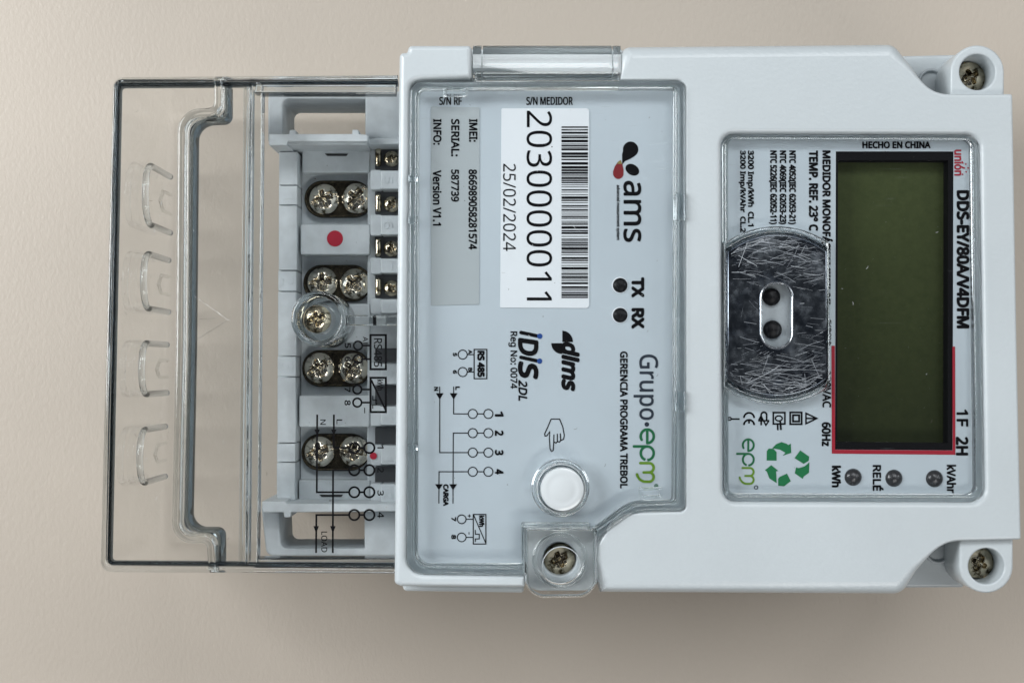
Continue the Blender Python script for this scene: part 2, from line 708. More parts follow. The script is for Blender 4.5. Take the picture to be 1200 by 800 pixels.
# ------------------------------------------------------------------ the meter
meter = bpy.data.objects.new("electricity_meter", None)
scene.collection.objects.link(meter)
meter["label"] = "white single-phase electricity meter with clear terminal cover lying on the beige tabletop"
meter["category"] = "electricity meter"

ZB = 300       # front face of the housing
ZF = 286       # printed plates below the clear covers

# --- base and housing
b = MB()
b.slab(rpoly([(484, 70, 8), (1050, 66, 20), (1066, 116, 10), (1172, 120, 8), (1178, 622, 8), (1062, 636, 10), (1050, 682, 20), (480, 680, 8)]), 232, 222, 4)
base = b.build("meter_base", M_base, meter)

h = MB()
left_frame = rpoly([(468, 62, 5), (477, 61, 2), (479, 53, 6), (553, 53, 5), (553, 91, 3), (496, 93, 14), (480, 96, 12),
                    (476, 672, 20), (615, 675, 2), (615, 688, 2), (470, 687, 5), (462, 684, 6)])
h.slab(left_frame, ZB, 120, 5.0)
h.slab(rpoly([(470, 680, 4), (614, 680, 3), (614, 694.5, 4), (473, 692.5, 5)]), 268, 90, 4)
right_body = rpoly([(727, 53, 13), (1050, 50, 16), (1066, 72, 40), (1090, 110, 40), (1187, 110, 3), (1192, 400), (1197, 632, 3),
                    (1104, 634, 50), (1076, 668, 40), (1060, 697, 18), (704, 695, 0), (699, 655), (701, 638, 8), (722, 601, 44), (790, 599), (803, 599, 9),
                    (803, 94, 10), (727, 94, 0)], 9)
disp_hole = rpoly([(845, 156, 15), (1149, 157, 16), (1155.5, 589, 18), (847, 588, 16)], 9)
h.slab(right_body, ZB, 120, 13.0, holes=[disp_hole], hole_bevel=5.0, seg=6, fac=lambda x, y: max(.22, 1 - max(0, y - 56) / 40 * .78) if y < 300 else max(.22, 1 - max(0, 690 - y) / 45 * .78))
housing = h.build("housing", M_house, meter)

# low step under each lug and lugs
for cx, cyy, r0, flip, edge in ((1145.5, 84.5, 31.5, 1, 122), (1156, 663, 31.5, -1, 620)):
    s = MB()
    if flip > 0:
        s.slab(rpoly([(1036, 66, 3), (1122, 64, 3), (1122, 126), (1036, 126)]), 232, 120, 3)
    else:
        s.slab(rpoly([(1048, 620), (1130, 620), (1130, 688, 3), (1048, 688.5, 3)]), 232, 120, 3)
    st = s.build("lug_step", M_house, meter)
    lg = MB()
    pts = []
    a0, a1 = (pi, 2 * pi) if flip > 0 else (0, pi)
    for k in range(25):
        a = a0 + (a1 - a0) * k / 24
        pts.append((cx + r0 * cos(a), cyy + r0 * sin(a)))
    x_last, x_first = pts[-1][0], pts[0][0]
    pts += [(x_last, edge), (x_first, edge)]
    lg.slab(pts, 291, 150, 2.5, holes=[circle(cx, cyy, 21, 40)], hole_bevel=2.0)
    lg.build("mounting_lug", M_house, meter)
    # hollow beside the lug
    hc = MB()
    hx, hy = (1092, 96) if flip > 0 else (1100, 645)
    hc.slab(circle(hx, hy, 16, 28), 237, 20, 1.5, holes=[circle(hx, hy, 12.5, 28)])
    hc.slab(circle(hx, hy, 12.5, 28), 233, 6, 0)
    hc.build("moulded_boss", M_base, meter)


# --- screws: dished pan head with a cross recess, one mesh per size and metal
def screw_mesh(name, r, mt, rec=0.52, dome=0.36, slot=False, seed=0):
    rnd = random.Random(seed)
    nr, nt = 22, 72
    verts, faces = [], []
    rm = r * S * 0.86
    w = r * 0.135
    for i in range(nr + 1):
        q = (i / nr)
        rr = r * q
        for k in range(nt):
            a = 2 * pi * k / nt
            x, y = rr * cos(a), rr * sin(a)
            z = r * dome * (1 - q * q * q) if q < .93 else r * dome * (1 - .93 ** 3) * max(0, 1 - ((q - .93) / .07) ** 1.5)
            d = min(abs(x), abs(y))
            m_ = max(abs(x), abs(y))
            lim = r * rec
            if m_ < lim:
                dd = max(0, 1 - max(0, d - w * .6) / (w * .6))
                taper = min(1, (lim - m_) / (r * .16))
                z -= r * .48 * min(1, dd) * taper
            if slot and abs(y) < w * .8 and rr < r * .9:
                z -= r * .16
            z += r * .012 * sin(5 * a + q * 9)
            verts.append((x * S, y * S, z * S))
    for i in range(nr):
        for k in range(nt):
            a_, b_ = i * nt + k, i * nt + (k + 1) % nt
            faces.append((a_, b_, b_ + nt, a_ + nt))
    m = MB()
    m.add(verts, faces, True)
    # rim and shank
    m.revolve([(r * S, 0), (r * S, -r * .35 * S), (r * .6 * S, -r * .35 * S), (r * .6 * S, -r * 1.2 * S)], nt)
    return m.mesh(name, mt, 60)


sc_lug = screw_mesh("lug_screw", 15.6, M_chrome)
for px, py in ((1136.5, 91), (1146.5, 659)):
    o = link("lug_screw", sc_lug, meter, W(px, py, 255))
    o.rotation_euler.z = .5 if py < 300 else 1.1

# --- clear module cover over the printed plate
mod_out = rpoly([(480, 96, 15), (803, 94.5, 9), (803, 598, 8), (745, 599, 46), (699, 632, 30), (697, 618, 1), (615, 618, 1), (615, 673, 1), (477, 672, 20)], 10)
mod_in = rpoly([(491, 105, 7), (790, 104, 3), (788, 586, 3), (738, 587, 44), (690, 622, 10), (690, 612, 1), (611, 612, 2), (611, 661, 1), (489, 661, 15)], 10)
p = MB()
p.slab(rpoly([(482, 98, 12), (801, 97, 8), (800, 596, 6), (745, 597, 44), (700, 628, 10), (699, 616), (613, 616), (613, 671), (480, 670, 18)], 10), ZF, 40, .5)
plate = p.build("printed_plate", M_plate, meter)

c = MB()
c.slab(inset_px := mod_out, 302, 13, 2.4, holes=[mod_in], seg=4, bot_bevel=1.0)
cover = c.build("module_cover_rim", M_glass, meter)
c = MB()
btn = (656.9, 571.5)
c.slab(mod_in, 299, 3.0, .0, holes=[circle(btn[0], btn[1], 35, 48)])
c.build("module_cover_window", M_window, meter)
# inner step line of the rim
st = MB()
st.slab(rpoly([(486, 101, 11), (796.5, 99.5, 6), (795.5, 592, 6), (742, 593, 45), (695, 626, 12), (695, 620), (694, 616), (612, 616), (612, 667, 1), (483, 666.5, 18)], 10), 306, 5, 1.8,
        holes=[rpoly([(490, 104, 9), (792.5, 103, 5), (791.5, 588, 5), (740, 589, 45), (692, 622, 10), (691, 613), (611, 613), (611, 663, 1), (487, 663, 16)], 10)])
st.build("module_cover_lip", M_glass, meter)
for x0, y0, x1, y1 in ((749, 571, 777, 583), (519, 102.5, 547, 113)):
    l = MB()
    l.slab(rect(x0, y0, x1, y1, 1.5), 307, 7, 1.5, holes=[rect(x0 + 4, y0 + 3, x1 - 4, y1 - 3, 1)])
    l.build("cover_clip", M_glass, meter)
for y0, y1 in ((205, 213), (253, 262), (520, 528)):
    l = MB()
    l.slab(rect(478.5, y0, 487, y1, 1), 306, 9, 1)
    l.build("rim_notch", M_glass_rough, meter)
for y0, y1 in ((226, 258), (458, 482)):
    l = MB()
    l.slab(rect(792.5, y0, 801.5, y1, 1), 306, 9, 1)
    l.build("rim_notch", M_glass_rough, meter)

# --- hinge
hs = MB()
hs.slab(rect(551, 58, 730, 100, 3), 246, 40, 2)
hs.build("hinge_seat", M_house, meter)
def hinge_bar(x0, x1, name, mt):
    a = W(x0, 73, 280); b_ = W(x1, 73, 280)
    k = k_at(280)
    prof = []                                        # (y, z) around the axis: round back, flat front sloping up towards it
    for q in range(9):
        t = radians(180 - 84 * 0 + 0) * 0 + radians(-20 + 120 * q / 8)
        prof.append((19.5 * k * cos(t) * .98, 16 * S * sin(t)))
    prof = [(y_, z_) for y_, z_ in prof if y_ > 4 * k] + [(5.5 * k, 15.8 * S), (3.5 * k, 16.1 * S), (-17 * k, 16.1 * S + tan(radians(9.5)) * 20.5 * k * 1.0)]
    prof += [(-19 * k, 17.0 * S), (-19 * k, -8 * S), (0, -14 * S), (14 * k, -10 * S)]
    m_ = MB()
    n_ = len(prof)
    verts = [(q[0], q[1] + y_, q[2] + z_) for q in (a, b_) for y_, z_ in prof]
    m_.add(verts, [(i_, (i_ + 1) % n_, n_ + (i_ + 1) % n_, n_ + i_) for i_ in range(n_)], True)
    m_.add(verts[:n_], [tuple(range(n_))[::-1]]); m_.add(verts[n_:], [tuple(range(n_))])
    return m_.build(name, mt, meter, sharp=25)
hinge_bar(566, 716, "hinge_barrel", M_glass)
hinge_bar(554.5, 564.5, "hinge_knuckle", M_glass)
hinge_bar(717.5, 726.5, "hinge_knuckle", M_glass)
lf = MB()
lf.slab(rect(556, 84, 726, 96, 2), 299, 20, 2.5)
lf.build("hinge_leaf", M_glass, meter)

# --- print on the plate
zp = ZF + .35
text("S/N RF", 515, 114, 541, 123, zp, M_ink, plate, rot=False, bold=.02)
text("S/N MEDIDOR", 617, 114, 671, 123, zp, M_ink, plate, rot=False, bold=.02)
lab = MB(); lab.slab(rpoly([(505, 125, 1), (562, 126, 1), (561.5, 356.5, 1), (505, 358, 1)]), ZF + .9, .8, .2)
gl = lab.build("communication_label", M_grey_label, meter)
zl = ZF + 1.2
for s_, x0, y0, x1, y1 in (("INFO:", 508, 140, 517, 169.5), ("Version V1.1", 507.5, 200, 517, 264), ("SERIAL:", 529, 140, 538, 183),
                           ("587739", 529, 199, 537.5, 236), ("IMEI:", 550, 140, 559, 166), ("866989058281574", 549.5, 199, 558.5, 292)):
    text(s_, x0, y0, x1, y1, zl, M_ink, gl, bold=.03)
lab = MB(); lab.slab(rpoly([(587.5, 127, 2), (690.5, 127, 4), (690.5, 361, 4), (586, 360.5, 1)]), ZF + 1.1, 1.0, .25)
wl = lab.build("serial_label", M_label, meter)
text("2030000011", 617, 130, 647, 352, zl + .25, M_ink, wl, bold=.0)
text("25/02/2024", 589.5, 192, 604.5, 294, zl + .25, M_ink, wl)
rnd = random.Random(11)
bc = MB()
y = 148.3
while y < 350:
    w_ = rnd.choice([.75, .8, 1.5, 1.6, 2.3, 3.0])
    w_ = min(w_, 350.8 - y)
    bc.flat([(658, y), (689, y), (689, y + w_), (658, y + w_)], zl + .25)
    y += w_ + rnd.choice([.75, .8, .85, 1.5, 1.6, 2.3])
bc.build("barcode", M_ink, wl)

# emblem with three drops and lettering
d = MB()
tear = []
for k in range(33):
    a = -radians(215) + radians(250) * k / 32
    tear.append((739.0 + 9.0 * cos(a), 175.2 + 9.3 * sin(a)))
tear = [(729.2, 192.8), (729.0, 181)] + [(739 + 9 * cos(radians(t)), 175.2 + 9.2 * sin(radians(t))) for t in range(170, 171 + 250, 10)] + [(739, 186), (732.5, 189)]
d.flat(tear, zp)
e2 = [(741 + 8.6 * cos(t) * cos(.55) - 6.2 * sin(t) * sin(.55), 199 + 8.6 * cos(t) * sin(.55) + 6.2 * sin(t) * cos(.55)) for t in [2 * pi * k / 28 for k in range(28)]]
d.flat(e2, zp)
d.build("drop_emblem", M_ink, plate)
d = MB()
d.flat([(727.3, 188), (729.2, 192), (730.8, 199), (730.6, 204)] + [(724.6 + 6.2 * cos(radians(t)), 203.2 + 6.6 * sin(radians(t))) for t in range(10, 181, 12)] + [(718.4, 201), (720.5, 195), (724, 190)], zp + .1)
d.build("red_drop", M_dark_red, plate)
d = MB(); d.flat([(727.3, 187.6), (729.2, 192.2), (723.2, 192.2), (724.4, 189.6)], zp + .2); d.build("drop_tip", M_ochre, plate)
text("ams", 731, 212.5, 751, 283, zp, M_ink, plate, bold=.015)
text("advanced measurement system", 721.8, 217, 726.4, 281, zp, M_ink, plate, bold=.03)
text("TX", 741.2, 326, 753.8, 347.5, zp, M_ink, plate, bold=.055)
text("RX", 741.2, 362, 753.8, 384, zp, M_ink, plate, bold=.055)
for cx, cyy in ((726.3, 334), (726.3, 369)):
    l = MB(); l.slab(circle(cx, cyy, 9.6, 32), ZF + 1.0, 4, .3, holes=[circle(cx + .6, cyy + .3, 8.6, 32)]); l.build("light_ring", M_label, plate)
    l = MB(); r_ = 8.6 * k_at(ZF); ctr = W(cx + .6, cyy + .3, ZF)
    l.revolve([(r_, ctr[2] - .0004), (r_, ctr[2] + .0001), (r_ * .8, ctr[2] + .0004), (r_ * .4, ctr[2] + .0006), (r_ * .02, ctr[2] + .00065)], 28, ctr)
    l.build("indicator_light", M_clearlens, plate)
# text logos
text("dlms", 659.2, 402, 677.8, 457, zp, M_ink, plate, bold=.05, shear=.22)
d = MB()
d.flat([(659, 400.6)] + [(659 + 12.4 * sin(radians(t)), 400.6 - 13.2 * cos(radians(t))) for t in range(0, 91, 9)], zp)
d.flat([(658.6, 402)] + [(658.6 - 12.6 * cos(radians(t)), 402 + 12.6 * sin(radians(t))) for t in range(0, 91, 9)], zp)
d.build("quarter_disc_emblem", M_ink, plate)
d = MB()
d.stroke([(610.5, 389.5), (629, 393.4)], 4.2, zp, caps=True)
d.stroke([(610.5, 418.5), (629, 422.6)], 4.2, zp, caps=True)
d.build("lettering", M_ink, plate)
text("D", 608.5, 397, 629.5, 415.5, zp, M_ink, plate, bold=.04, shear=.15)
text("S", 608.5, 424.5, 629.5, 443, zp, M_ink, plate, bold=.045, shear=.15)
text("2DL", 608, 445.5, 617.5, 469, zp, M_ink, plate, bold=.03, shear=.2)
text("Reg No: 0074", 596, 388.5, 606, 455, zp, M_ink, plate, bold=.02)
d = MB(); d.disc(632.6, 393.8, 3.1, zp + .1); d.disc(632.4, 423, 3.1, zp + .1); d.build("blue_dots", M_blue, plate)
text("Grupo", 742.8, 415.5, 771, 491.5, zp, M_dark_ink, plate, bold=.01)
d = MB(); d.disc(758, 497, 2.7, zp); d.build("grey_dot", M_dark_ink, plate)
text("GERENCIA PROGRAMA TREBOL", 727, 412, 735.2, 571.5, zp, M_ink, plate, bold=.035)


def swirl_letters(x0, y0, sx, sy, z, parent, w):
    """e p m in round strokes reading downwards; local u along reading 0..1, v up"""
    def T(u, v): return (x0 + v * sx, y0 + u * sy)
    def arc(cu, cv, ru, rv, a0, a1, n=22):
        return [T(cu + ru * cos(radians(a0 + (a1 - a0) * k / n)), cv + rv * sin(radians(a0 + (a1 - a0) * k / n))) for k in range(n + 1)]
    m = MB()
    m.stroke([T(.015, .5), T(.265, .5)], w, z, caps=True)
    m.stroke(arc(.14, .5, .125, .45, 0, 300), w, z + .03, caps=True)
    m.stroke(arc(.45, .5, .125, .45, 0, 360), w, z, closed=False)
    m.stroke([T(.325, .5), T(.325, -.42)], w, z + .05, caps=True)
    m.build("green_lettering", M_green, parent)
    m = MB()
    m.stroke([T(.63, .02), T(.63, .6)] + arc(.715, .62, .085, .32, 180, 0)[1:] + [T(.80, .25)], w, z, caps=True)
    m.stroke(arc(.885, .62, .085, .32, 180, 0) + arc(.80, .40, .17, .62, 0, -78)[1:], w, z + .06, caps=True)
    m.build("lime_lettering", M_lime, parent)


swirl_letters(750, 502, 17, 64, zp, plate, 3.1)
d = MB(); d.ring(769, 569, 1.9, .9, zp); d.disc(769, 569, .9, zp); d.build("registered_mark", M_green, plate)

# diagrams
LW = 1.1
def diagram(zd, parent, specs, name="wiring_diagram"):
    m = MB()
    j = 0
    for s_ in specs:
        z = zd + (j % 5) * .03; j += 1
        if s_[0] == 'l': m.stroke(s_[1], s_[2] if len(s_) > 2 else LW, z)
        elif s_[0] == 'c': m.ring(s_[1], s_[2], s_[3], s_[4] if len(s_) > 4 else LW, z)
        elif s_[0] == 'p': m.flat(s_[1], z)
        elif s_[0] == 'b': m.stroke(s_[1], s_[2] if len(s_) > 2 else LW, z, True)
        elif s_[0] == 't': text(s_[1], *s_[2], z, None, None, bold=s_[3] if len(s_) > 3 else .03, mb=m)
    return m.build(name, M_ink, parent)
R_ = lambda x0, y0, x1, y1: [(x0, y0), (x1, y0), (x1, y1), (x0, y1)]
tri = lambda x, y0, y1, w: [(x - w, y0), (x + w, y0), (x, y1)]
diagram(zp, plate, [
    ('b', R_(555.6, 409.3, 570.5, 443.5), 1.3), ('t', "RS 485", (560, 411.5, 567.3, 441), .06),
    ('c', 542.2, 415.3, 5.3), ('c', 542.2, 435.7, 5.3), ('l', [(547.5, 415.3), (555.6, 415.3)]), ('l', [(547.5, 435.7), (555.6, 435.7)]),
    ('t', "A", (549, 410, 553, 414.3), .05), ('t', "B", (549, 431, 553, 434.8), .05), ('t', "5", (531, 413.5, 535, 417), .05), ('t', "6", (531, 433.8, 535, 437.5), .05)])
cs = []
for i, yy in enumerate((484.7, 507.2, 530, 552.4)):
    cs += [('c', 554, yy, 5.3), ('c', 572.3, yy, 5.3), ('l', [(559.4, yy), (567, yy)]), ('t', str(i + 1), (580.5, yy - 2.6, 589.5, yy + 2.6), .04)]
diagram(zp, plate, cs + [
    ('t', "N", (509, 453.5, 513.3, 457.5), .05), ('t', "L", (534, 453, 538.5, 456.5), .05),
    ('l', [(515.3, 452.8), (515.3, 530), (548.6, 530)]), ('l', [(531.6, 452.8), (531.6, 484.7), (548.6, 484.7)]),
    ('p', tri(515.3, 460.5, 468, 4.6)), ('p', tri(531.6, 460.5, 468, 4.6)),
    ('l', [(548.6, 507.2), (531.2, 507.2), (530.8, 589.6)]), ('l', [(548.6, 552.4), (514.5, 552.4), (514.3, 589.6)]),
    ('p', tri(530.9, 567, 574, 4.6)), ('p', tri(514.4, 567, 574, 4.6)), ('t', "CARGA", (519.8, 567.5, 525.2, 592), .06)])
diagram(zp, plate, [
    ('b', R_(554.6, 602.4, 569.4, 637), 1.2), ('l', [(555, 603), (569, 635.5)]), ('t', "kWh", (561.8, 604, 567.3, 616.5), .05),
    ('l', [(557, 620.5), (557, 625.5), (561.6, 625.5), (561.6, 631), (557, 631), (557, 634.5)]),
    ('c', 541, 608, 5.1), ('c', 541, 629.2, 5.1), ('l', [(546.1, 608), (554.6, 608)]), ('l', [(546.1, 629.2), (554.6, 629.2)]),
    ('l', [(550, 602.2), (550, 606)], .9), ('l', [(548.2, 604.1), (551.8, 604.1)], .9), ('l', [(549.6, 623), (549.6, 626)], .9),
    ('t', "7", (529.3, 605.8, 534, 610), .05), ('t', "8", (529.3, 626.5, 534, 631), .05)])
diagram(zp, plate, [
    ('l', [(645.8, 490.8), (655.8, 490.8), (659.5, 500), (661.3, 509.5), (660.5, 514.2), (658, 515.5)], 1.2),
    ('l', [(645.8, 490.8), (642, 500), (638.3, 508), (638.6, 510.6), (640.8, 510.4), (644.2, 505.5), (643.8, 513), (644.6, 525.5), (646.2, 528.5), (648.2, 527.5), (648.9, 518), (649.1, 509)], 1.2),
    ('l', [(649, 517.5), (651.5, 518.8), (653.1, 517.3), (653.1, 508)], 1.2), ('l', [(653.1, 517), (655.6, 517.6), (657, 516), (656.6, 507.5)], 1.2), ('l', [(657, 515.8), (658.4, 515.4)], 1.2)],
    "pointing_hand")

# --- push button
bt = MB()
bt.slab(circle(btn[0], btn[1], 34.4, 56), 305, 26, 3.0, holes=[circle(btn[0] + .8, btn[1] + .8, 27.6, 56)], hole_bevel=2.5)
pb = bt.build("push_button", M_glass, meter)
cp = MB(); ctr = W(659, 573.2, 306); r_ = 25.6 * k_at(306); zc = 306 * S
cp.revolve([(r_, zc - .006), (r_, zc - .0004), (r_ * .965, zc), (r_ * .86, zc + .00016), (r_ * .70, zc + .00028), (r_ * .665, zc + .00024), (r_ * .5, zc + .00046), (r_ * .25, zc + .00060), (r_ * .01, zc + .00064)], 56, ctr)
cp.build("button_cap", M_button, pb)

# --- clear boss with the cover screw
bo = MB()
bo_out = rpoly([(615.5, 618, 2), (699, 618, 2), (699, 688, 26), (685, 700, 22), (630, 700.5, 22), (615.5, 688, 18)], 8)
bo.slab(bo_out, 303, 18, 3.0, holes=[circle(656.5, 656, 25.5, 48)], hole_bevel=3.0)
boss = bo.build("screw_boss", M_sheet, meter)
be = MB(); be.slab(bo_out, 304, 9, 2.5, holes=[rpoly([(619, 621.5, 2), (695.5, 621.5, 2), (695.5, 687, 24), (684, 697, 20), (631, 697.5, 20), (619, 687, 16)], 8)], hole_bevel=1.5)
be.build("boss_edge", M_glass, boss)
sr = MB(); sr.slab(circle(656.5, 656, 33, 48), 306, 6, 2.0, holes=[circle(656.5, 656, 27.5, 48)]); sr.build("boss_rim", M_glass, boss)
seat = MB(); seat.slab(rpoly([(612, 612), (704, 612), (704, 692, 22), (612, 692, 22)]), 281, 80, 2, holes=[circle(656, 654.5, 19.5, 32)]); seat.build("screw_seat", M_house, meter)
cone = MB(); ctr = W(656, 655, 240)
cone.revolve([(22.5 * S * .86, 297 * S), (21.5 * S * .86, 297.5 * S), (16.6 * S, 258 * S), (16.4 * S, 240 * S)], 48, ctr)
cone.build("screw_sleeve", M_house, meter)
sc_cov = screw_mesh("cover_screw", 15.6, M_chrome)
o = link("cover_screw", sc_cov, meter, W(655.7, 654.5, 270)); o.rotation_euler.z = .4

# --- display window
dp_hole = [(979.5, 177.5), (1117.5, 177.5), (1116.5, 527.5), (978.5, 526.5)]
p = MB()
p.slab(rpoly([(843, 154, 14), (1151, 155, 14), (1157, 591, 16), (845, 590, 14)]), ZF, 30, 0, holes=[dp_hole])
dplate = p.build("display_plate", M_plate, meter)
c = MB()
d_in = rpoly([(853, 162, 9), (1139, 163, 9), (1144, 579.5, 10), (854, 578.5, 9)], 9)
c.slab(rpoly([(847.5, 158.5, 13), (1147, 159.5, 14), (1153, 586.5, 16), (849, 585.5, 14)], 9), 299, 12.5, 4.5, holes=[d_in], seg=6, hole_bevel=2.0)
c.build("display_window_rim", M_glass, meter)
c = MB(); c.slab(d_in, 296, 2.5, 0); c.build("display_window", M_window, meter)
bz = MB()
bz.slab(dp_hole, ZF - 1, 26, 0, holes=[[(982, 188), (1111, 188), (1110.5, 519), (981, 518)]])
bz.build("display_bezel", M_black, dplate)
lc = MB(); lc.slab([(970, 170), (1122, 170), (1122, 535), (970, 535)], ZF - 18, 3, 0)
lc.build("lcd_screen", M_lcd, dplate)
rb = MB()
z = zp + .1
rb.flat([(974.3, 405), (978.4, 405), (978.6, 526.6), (1116.4, 527.6), (1116.2, 406), (1119.3, 406), (1119.6, 532.6), (974.8, 531.2)], z)
rb.build("red_border", M_red, dplate)
text("HECHO EN CHINA", 1011, 166.3, 1090, 173.6, zp, M_ink, dplate, rot=False, bold=.045)
text("DDS-EY/80A/V4DFM", 1122, 224, 1135, 383.7, zp, M_ink, dplate, bold=.05)
text("1F", 1121.5, 480, 1134, 499, zp, M_ink, dplate, bold=.03)
text("2H", 1121, 512.3, 1134, 532.5, zp, M_ink, dplate, bold=.04)
text("MEDIDOR MONOFÁSICO BIFILAR", 964.3, 177, 975.4, 357, zp, M_ink, dplate, bold=.045)
text("5(80)A", 964.5, 375, 974, 405, zp, M_ink, dplate, bold=.025)
text("120VAC", 964.2, 434, 973.5, 477, zp, M_ink, dplate, bold=.03)
text("60Hz", 963.5, 495, 973, 522, zp, M_ink, dplate, bold=.04)
text("TEMP. REF. 23° C", 948.5, 177, 958, 270, zp, M_ink, dplate, bold=.045)
for s_, x0, x1 in (("NTC 4052(IEC 62053-21)", 923.8, 932.2), ("NTC 4069(IEC 62053-23)", 912.7, 921), ("NTC 5226(IEC 62052-11)", 901.5, 910)):
    text(s_, x0, 177, x1, 262.5, zp, M_ink, dplate, bold=.045)
text("3200 Imp/kWh  CL.1", 875, 177, 883.3, 265, zp, M_ink, dplate, bold=.05)
text("3200 Imp/kVAhr  CL.2", 866, 177, 873.8, 272, zp, M_ink, dplate, bold=.05)
text("unión", 1118.6, 176, 1129, 205.5, zp, M_red, dplate, bold=.03)
d = MB()
for q in ((1127.6, 190), (1131.8, 192.5), (1134.4, 197), (1132.2, 201.6), (1128, 204.4), (1130, 197)):
    d.disc(q[0], q[1], 1.0, zp, 10)
d.build("red_dots", M_red, dplate)
text("kWh", 975.4, 546, 985, 570, zp, M_ink, dplate, bold=.045)
text("RELÉ", 1023.2, 545, 1034.8, 574.3, zp, M_ink, dplate, bold=.035)
text("kVAhr", 1110, 544.8, 1120, 577, zp, M_ink, dplate, bold=.035)
for cx, cyy in ((999.7, 558.8), (1047.5, 560), (1095, 560.5)):
    l = MB(); r_ = 10 * k_at(ZF); ctr = W(cx, cyy, ZF)
    l.revolve([(r_, ctr[2] - .0004), (r_, ctr[2] + .00008), (r_ * .8, ctr[2] + .0005), (r_ * .4, ctr[2] + .0009), (r_ * .02, ctr[2] + .001)], 32, ctr)
    l.build("indicator_light", M_lens, dplate)
# warning and class symbols
def px10(pts): return [(846 + x / 10.0, 474 + y / 10.0) for x, y in pts]
A_ = lambda cx, cyy, r, a0, a1, n=16, ry=None: [(cx + r * cos(radians(a0 + (a1 - a0) * k / n)), cyy + (ry or r) * sin(radians(a0 + (a1 - a0) * k / n))) for k in range(n + 1)]
diagram(zp, dplate, [
    ('b', px10([(985, 100), (985, 222), (1112, 160)]), 1.8), ('l', px10([(985, 160), (1100, 160)]), 1.8),
    ('b', px10([(800, 90), (935, 90), (935, 228), (800, 228)]), 2.0), ('b', px10([(833, 122), (905, 122), (905, 196), (833, 196)]), 2.2),
    ('b', px10([(602, 92), (738, 92), (738, 225), (602, 225)]), 1.9), ('b', px10(A_(667, 160, 40, 0, 345, 18, 30)), 1.7),
    ('l', px10([(652, 215), (655, 298)]), 2.0), ('l', px10([(683, 195), (692, 295)]), 2.2),
    ('l', px10([(460, 240), (460, 130)] + A_(492, 120, 32, 180, 360) + [(524, 180)]), 2.0),
    ('l', px10([(425, 187), (555, 187)]), 1.8), ('l', px10([(430, 185), (458, 130), (515, 240), (550, 190)]), 1.7),
    ('l', px10(A_(318, 155, 60, 180, 360)), 2.2), ('l', px10(A_(318, 238, 60, 180, 360)), 2.2), ('l', px10([(318, 175), (318, 220)]), 2.0),
    ('b', px10(A_(92, 165, 17, 0, 345)), 1.5), ('l', px10([(110, 168), (208, 168)]), 1.8)], "safety_symbols")
rc = MB()
def c2(pts): return [(830 + x / 5.335, 450 + y / 5.335) for x, y in pts]
for pl in ([(400, 400), (425, 374), (458, 361), (490, 372), (500, 380), (516, 371), (519, 428), (466, 446), (482, 428), (448, 408)],
           [(366, 418), (378, 402), (408, 403), (427, 424), (427, 477), (365, 476)],
           [(354, 537), (394, 505), (438, 541), (424, 544), (428, 618), (382, 588), (366, 545)],
           [(437, 590), (447, 578), (492, 558), (516, 605), (474, 637), (437, 634)],
           [(575, 413), (631, 452), (628, 478), (596, 497), (540, 461)],
           [(632, 487), (630, 552), (596, 577), (591, 592), (541, 556), (549, 519), (565, 524), (604, 512)]):
    rc.flat(c2(pl), zp)
rc.build("recycling_symbol", M_emerald, dplate)
swirl_letters(869.8, 513.7, 14.2, 54.5, zp, dplate, 2.4)
d = MB(); d.ring(886, 570.8, 2.0, .9, zp); d.build("registered_mark", M_dark_ink, dplate)

# --- optical port
pc = (911, 369.2)
def clipped(r, xl, xr, n=26):
    pts = []
    a0 = math.acos(max(-1, min(1, (xr - pc[0]) / r)))
    a1 = math.acos(max(-1, min(1, (xl - pc[0]) / r)))
    for k in range(n + 1):
        a = a0 + (a1 - a0) * k / n
        pts.append((pc[0] + r * cos(a), pc[1] - r * sin(a)))
    for k in range(n + 1):
        a = a1 + (a0 - a1) * k / n
        pts.append((pc[0] + r * cos(a), pc[1] + r * sin(a)))
    return pts
slot = rect(892.5, 331.5, 928.5, 407.5, 17.6, 10)
op = MB(); op.slab(clipped(95, 852.5, 969.5), 303, 9, 1.6, holes=[slot], seg=3)
port = op.build("port_plate", M_port, meter)
rg = MB(); rg.slab(clipped(104.5, 848.5, 971.5), 301, 13, 2.5, holes=[clipped(96.2, 851.6, 970.4)])
rg.build("port_ring", M_glass, port)
rnd = random.Random(5)
sm1, sm2 = MB(), MB()
def in_port(x, y):
    return 854.5 < x < 967.5 and hypot(x - pc[0], y - pc[1]) < 92 and not (888 < x < 933 and 327 < y < 412 and (hypot(x - 910.5, min(max(y, 349), 390) - y) < 22))
made = 0
